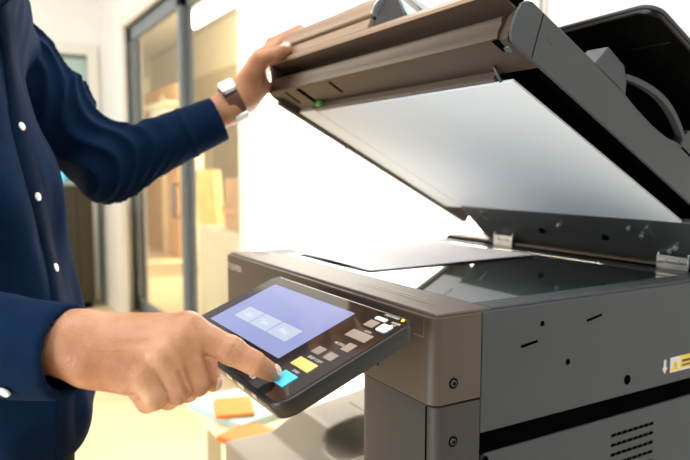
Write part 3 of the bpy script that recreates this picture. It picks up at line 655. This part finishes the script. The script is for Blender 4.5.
def f_core(P):
    tor = rc(P*np.array([.62, 1, 1]), np.array([-.49*.62, -.40, 1.30]), np.array([-.49*.62, -.39, 1.0]), .075, .065)
    nk = rc(P, (-.49, -.39, 1.36), (-.48, -.34, 1.53), .060, .052)
    d = smin(tor, nk, .05)
    d = smin(d, rc(P, LSH, ELB, .040, .030), .02); d = smin(d, rc(P, ELB, LWR, .030, .024), .02)
    d = smin(d, rc(P, RSH, RELB, .045, .037), .02); d = smin(d, rc(P, RELB, RWR, .037, .026), .02)
    hd = ell(P, HEADC, (.076, .098, .112)); hd = smin(hd, ell(P, HEADC+[0, .035, -.065], (.050, .055, .055)), .04)
    hd = smin(hd, rc(P, HEADC+[0, .092, -.002], HEADC+[0, .112, -.036], .010, .014), .015)
    for s in (-1, 1):
        hd = smin(hd, ell(P, HEADC+[s*.078, -.005, -.015], (.010, .020, .032)), .008)
        hd = smax(hd, -sph(P, HEADC+[s*.031, .100, .004], .013), .010)
    hd = smin(hd, rc(P, HEADC+[-.020, .086, -.062], HEADC+[.020, .086, -.062], .007, .007), .006)
    return smin(d, hd, .03)
body = sdf_obj('body', [(f_rhand, pt(72, 352, .578)-[.14, .12, .09], pt(290, 400, .60)+[.09, .03, .12], .0014),
                        (f_lhand, (np.minimum(LWR, pt(300, 30, 1.2))-.09), (np.maximum(LWR, pt(300, 30, 1.2))+.09), .0024),
                        (f_core, (-.85, -.72, .86), (-.0, -.0, 1.78), .009)], 'skin', PR)
def nail(c, nrm, dirn, f, rad, h, name='fingernail', off=.0005):
    nrm = nrm/np.linalg.norm(nrm); dirn = dirn-nrm*(dirn@nrm); dirn /= np.linalg.norm(dirn); sd = np.cross(nrm, dirn)
    rot = np.stack([dirn, sd, nrm], 1)
    g = lambda P: np.maximum(f(P)-off, ell(P, c, rad, rot))
    sdf_obj(name, [(g, c-.016, c+.016, h)], 'nail', body)
iD = HD['i'][3]-HD['i'][2]; iD /= np.linalg.norm(iD); up_ = UC*.80-FW*.55
un = UC*.60-FW*.72+RT*.12; un = un-iD*(un@iD); un /= np.linalg.norm(un)
nail(HD['i'][3]+un*.0082+iD*.0010, un, iD, f_rhand, (.0076, .0060, .0045), .0005, off=.0008)
tD = LH['t'][3]-LH['t'][2]
nail(LH['t'][3]-FW*.006+UC*.007, UC*.6-FW*.7, tD, f_lhand, (.009, .0075, .006), .001)
thD = HD['t'][3]-HD['t'][2]
nail(HD['t'][3]+RT*.0070-FW*.002-UC*.001, RT*.9-FW*.3, thD, f_rhand, (.0075, .0055, .0035), .0006)
# --- shirt
def cyl_cut(P, a, b):   # >0 beyond b
    n = (b-a)/np.linalg.norm(b-a); return (P-b)@n
def arm_frame(P, a, b):
    ab = b-a; L = np.linalg.norm(ab); n = ab/L; t = (P-a)@n; q = P-a-t[..., None]*n
    u = np.cross(n, UP); u /= np.linalg.norm(u); v = np.cross(n, u); return t/L, np.arctan2(q@v, q@u)
LCU = pt(220, 118.5, 1.118); RCU = pt(71, 351, .577)
def f_lsleeve(P):
    w = .010*noise3(P, 14, 0, 5)
    d = smin(rc(P, LSH, ELB, .068, .052), rc(P, ELB, LCU+(LCU-ELB)*.2, .052, .0365), .03)
    t, ph = arm_frame(P, ELB, LCU)
    q = t+.6*noise3(P, 16, 3, 4)
    d = d-.0042*np.exp(-((t-.08)/.36)**2)*(1-2*np.abs(np.sin(q*15+ph*1.3)))
    t2, ph2 = arm_frame(P, LSH, ELB)
    d = d-.0075*np.exp(-((t2-.62)/.38)**2)*(1-1.8*np.abs(np.sin((t2+.25*noise3(P, 14, 8, 4))*10-ph2*1.1)))*(t < .3)
    d = d-.003*noise3(P, 45, 5, 6)*np.clip(1.2-t*1.1, .15, 1)
    d = d-.0016*np.exp(-((t-.70)/.012)**2)+.0012*(t > .72)
    d = smax(d, cyl_cut(P, ELB, LCU), .003)
    return smax(d, -np.maximum(rc(P, ELB+(LCU-ELB)*.6, LCU+(LCU-ELB)*.3, .034, .032), .02-0*d-.02*1-.0), .002)
def f_rsleeve(P):
    d = smin(rc(P, RSH, RELB, .078, .062), rc(P, RELB, RCU+(RCU-RELB)*.2, .060, .0385), .03)
    t, ph = arm_frame(P, RELB, RCU)
    d = d-.0016*noise3(P, 42, 5, 6)-.0006*noise3(P, 95, 9, 6)-.003*np.exp(-((t-.45)/.3)**2)*np.sin(t*22+ph*1.2+2*noise3(P, 14))
    t2, _ = arm_frame(P, RELB, RCU); tc = np.clip
    d = d-.0010*np.exp(-((t2-.78)/.008)**2)
    d = smax(d, cyl_cut(P, RELB, RCU+(RCU-RELB)*.0), .002)
    return smax(d, -rc(P, RELB+(RCU-RELB)*.84, RCU+(RCU-RELB)*.3, .0330, .0340), .002)
TC = np.array([-.500, -.385, 0])
def f_torso(P):
    z = P[..., 2]; sx = .58
    Q = P*np.array([sx, 1, 1]); c = TC*np.array([sx, 1, 1])
    d = rc(Q, c+[0, -.045, 1.32], c+[0, -.002, 1.06], .088, .103)
    d = smin(d, rc(Q, c+[0, -.002, 1.06], c+[0, .020, .80], .103, .124), .03)
    d = smin(d, rc(P, LSH+[.03, 0, -.01], RSH+[-.03, 0, -.01], .062, .070), .06)
    x = P[..., 0]; th = np.arctan2(P[..., 1]-TC[1], x-TC[0])
    d = d-.006*noise3(P*np.array([1.6, 1.6, .7]), 16, 2, 6)-.0035*noise3(P*np.array([1.5, 1.5, .5]), 38, 9, 6)
    d = d-.006*np.exp(-((z-.98)/.15)**2)*np.sin(th*9+z*18+2.0*noise3(P, 9))
    d = smax(d, .70-z+.03*np.cos(th*2), .004)
    nk = rc(P, (-.49, -.36, 1.36), (-.48, -.30, 1.60), .062, .068)
    return smax(d, -nk, .004)
shirt = sdf_obj('shirt', [(f_torso, (-.84, -.62, .64), (-.14, -.18, 1.50), .005),
                          (f_lsleeve, np.minimum(np.minimum(LSH, ELB), LCU)-.10, np.maximum(np.maximum(LSH, ELB), LCU)+.09, .0035),
                          (f_rsleeve, np.minimum(np.minimum(RSH, RELB), RCU)-.10, np.maximum(np.maximum(RSH, RELB), RCU)+.07, .0045)], 'shirt', PR)
def march(f, px, py, t0=.5, t1=1.6):
    r = FW+RT*(px-CX)/F-UC*(py-CY)/F; t = t0
    for _ in range(200):
        p = CAM+r*t; d = float(f(p[None])[0])
        if d < .0004: return p
        t += max(d*.6, .0006)
        if t > t1: return None
    return p
def grad(f, p, e=.003):
    g = np.array([float(f((p+np.eye(3)[i]*e)[None])[0]-f((p-np.eye(3)[i]*e)[None])[0]) for i in range(3)]); return g/np.linalg.norm(g)
# placket: overlapping strip down the shirt front, collar stand at the neck
def strip(name, path, wid, m, parent, th=.0022):
    bm = NB(); L = []
    for px, py in path:
        p = march(f_torso, px, py)
        if p is None: continue
        L.append((p, grad(f_torso, p)))
    prev = None; rows = []
    for i, (p, n) in enumerate(L):
        a = L[min(i+1, len(L)-1)][0]-L[max(i-1, 0)][0]; a /= np.linalg.norm(a); s = np.cross(n, a); s /= np.linalg.norm(s)
        rows.append([bm.verts.new(p+s*wid*k+n*h) for k, h in ((-.5, -.004), (-.5, th), (0, th*1.15), (.5, th), (.5, -.004))])
    for a, b in zip(rows, rows[1:]):
        for k in range(4): bm.faces.new((a[k], a[k+1], b[k+1], b[k]))
    return obj(name, bm, m, parent, smooth=True)
def interp(pts, n=40):
    a = np.array(pts, float); t = np.linspace(0, len(a)-1, n); return [tuple(np.array([np.interp(q, range(len(a)), a[:, k]) for k in (0, 1)])) for q in t]
strip('placket', interp([(3, 4), (10, 60), (19, 127), (36, 197), (53, 268), (62, 330), (66, 400), (66, 455)]), .030, 'shirtd', shirt)
def button(p, n, r=.0056):
    bm = NB(); disc(bm, p+n*.0022, n, r, r*.9, .0016, 20); o = obj('button', bm, 'button', shirt, smooth='auto')
for px, py in ((20, 127), (36, 197), (54, 268)):
    p = march(f_torso, px, py); button(p, grad(f_torso, p))
p = march(f_rsleeve, 6, 390, .3); button(p, grad(f_rsleeve, p), .0052)
# collar
bm = NB(); n = 30
for i in range(n):
    a0, a1 = R(110+320*i/n), R(110+320*(i+1)/n); q = []
    for a in (a0, a1):
        c = np.array([-.488, -.345, 1.425]); q.append([c+[.072*math.cos(a), .075*math.sin(a), .0+.02*-math.sin(a)], c+[.080*math.cos(a), .082*math.sin(a), .045-.03*math.sin(a)], c+[.092*math.cos(a), .098*math.sin(a), .0-.03*math.sin(a)]])
    for k in (0, 1): bm.faces.new([bm.verts.new(x) for x in (q[0][k], q[1][k], q[1][k+1], q[0][k+1])])
bmesh.ops.remove_doubles(bm, verts=bm.verts[:], dist=1e-5); cl = obj('collar', bm, 'shirt', PR, smooth=True); md = cl.modifiers.new('s', 'SOLIDIFY'); md.thickness = .002
# hair, eyes, trousers, shoes
def f_hair(P):
    d = ell(P, HEADC+[0, -.012, .012], (.086, .108, .118)); d = np.maximum(d, (P[..., 1]-HEADC[1])*.8-(P[..., 2]-HEADC[2])*.9-.005)
    return d-.003*noise3(P, 90)
sdf_obj('hair', [(f_hair, HEADC-.15, HEADC+.15, .006)], 'hair', PR)
for s in (-1, 1):
    bm = NB(); bmesh.ops.create_uvsphere(bm, u_segments=16, v_segments=10, radius=.0115)
    bmesh.ops.translate(bm, verts=bm.verts[:], vec=HEADC+np.array([s*.031, .086, .004])); e = obj('eye', bm, 'eye', PR, smooth=True)
    bm = NB(); disc(bm, HEADC+np.array([s*.031, .0966, .002]), (0, 1, -.1), .0055, .005, .0012, 16); obj('iris', bm, 'black', e)
def f_trs(P):
    sx = .62; Q = P*np.array([sx, 1, 1]); d = rc(Q, np.array([-.50*sx, -.375, .95]), np.array([-.50*sx, -.375, .86]), .098, .105)
    for s in (-1, 1):
        h_ = np.array([-.50+s*.09, -.38, .86]); k_ = np.array([-.50+s*.105, -.345, .48]); a_ = np.array([-.50+s*.12, -.40, .07])
        d = smin(d, smin(rc(P, h_, k_, .092, .066), rc(P, k_, a_, .064, .050), .03), .03)
    d = d-.004*noise3(P, 30, 4, 6); return smax(d, .035-P[..., 2], .003)
sdf_obj('trousers', [(f_trs, (-.76, -.56, 0), (-.24, -.20, 1.08), .007)], 'trousers', PR)
for s in (-1, 1):
    c = np.array([-.50+s*.125, -.37, .035])
    fs_ = lambda P, c=c: smax(smin(rc(P*[1, 1, 1.2], c*[1, 1, 1.2]+[0, -.06, 0], c*[1, 1, 1.2]+[0, .12, -.005], .042, .038), rc(P, c+[0, -.05, .02], c+[0, -.04, .07], .042, .040), .03), .001-P[..., 2], .004)
    sdf_obj('shoe', [(fs_, c-[.08, .15, .05], c+[.08, .2, .1], .006)], 'shoe', PR)
# --- wristwatch on the left wrist
wn = (LWR-ELB)/np.linalg.norm(LWR-ELB); wc = pt(233, 102, 1.123)
toc = -FW*.75+UC*.55-RT*.35; toc = toc-wn*(toc@wn); toc /= np.linalg.norm(toc); ws = np.cross(wn, toc)
bm = NB(); n = 40; prof = [(-.012, -.001), (-.012, .0015), (.012, .0015), (.012, -.001)]; rg = []
for i in range(n):
    a = 2*math.pi*i/n; rd = toc*math.cos(a)+ws*math.sin(a); rg.append([bm.verts.new(wc+rd*(.0305+h)+wn*q) for q, h in prof])
for i in range(n):
    for k in range(4): bm.faces.new((rg[i][k], rg[i][(k+1) % 4], rg[(i+1) % n][(k+1) % 4], rg[(i+1) % n][k]))
wt = obj('wristwatch', bm, 'leather', PR, smooth='auto')
def WFn(t_, a, b): 
    rd = toc*math.cos(t_)+ws*math.sin(t_); sd = -toc*math.sin(t_)+ws*math.cos(t_); return lambda x, y, z: wc+rd*(.0335+z)+wn*x+sd*y
fr = WFn(.15, 0, 0)
bm = NB(); prism(bm, rrect(-.0125, -.0125, .0125, .0125, .004), lambda x, y: fr(x, y, -.001), lambda x, y: fr(x, y, .0065)); obj('watch_case', bm, 'steel', wt, bevel=.001)
bm = NB(); prism(bm, rrect(-.009, -.009, .009, .009, .002), lambda x, y: fr(x, y, .0065), lambda x, y: fr(x, y, .0070)); obj('watch_dial', bm, 'print', wt)
fr2 = WFn(1.9, 0, 0)
bm = NB(); prism(bm, rrect(-.013, -.007, .013, .007, .002), lambda x, y: fr2(x, y, -.001), lambda x, y: fr2(x, y, .004)); obj('strap_buckle', bm, 'steel', wt, bevel=.0008)
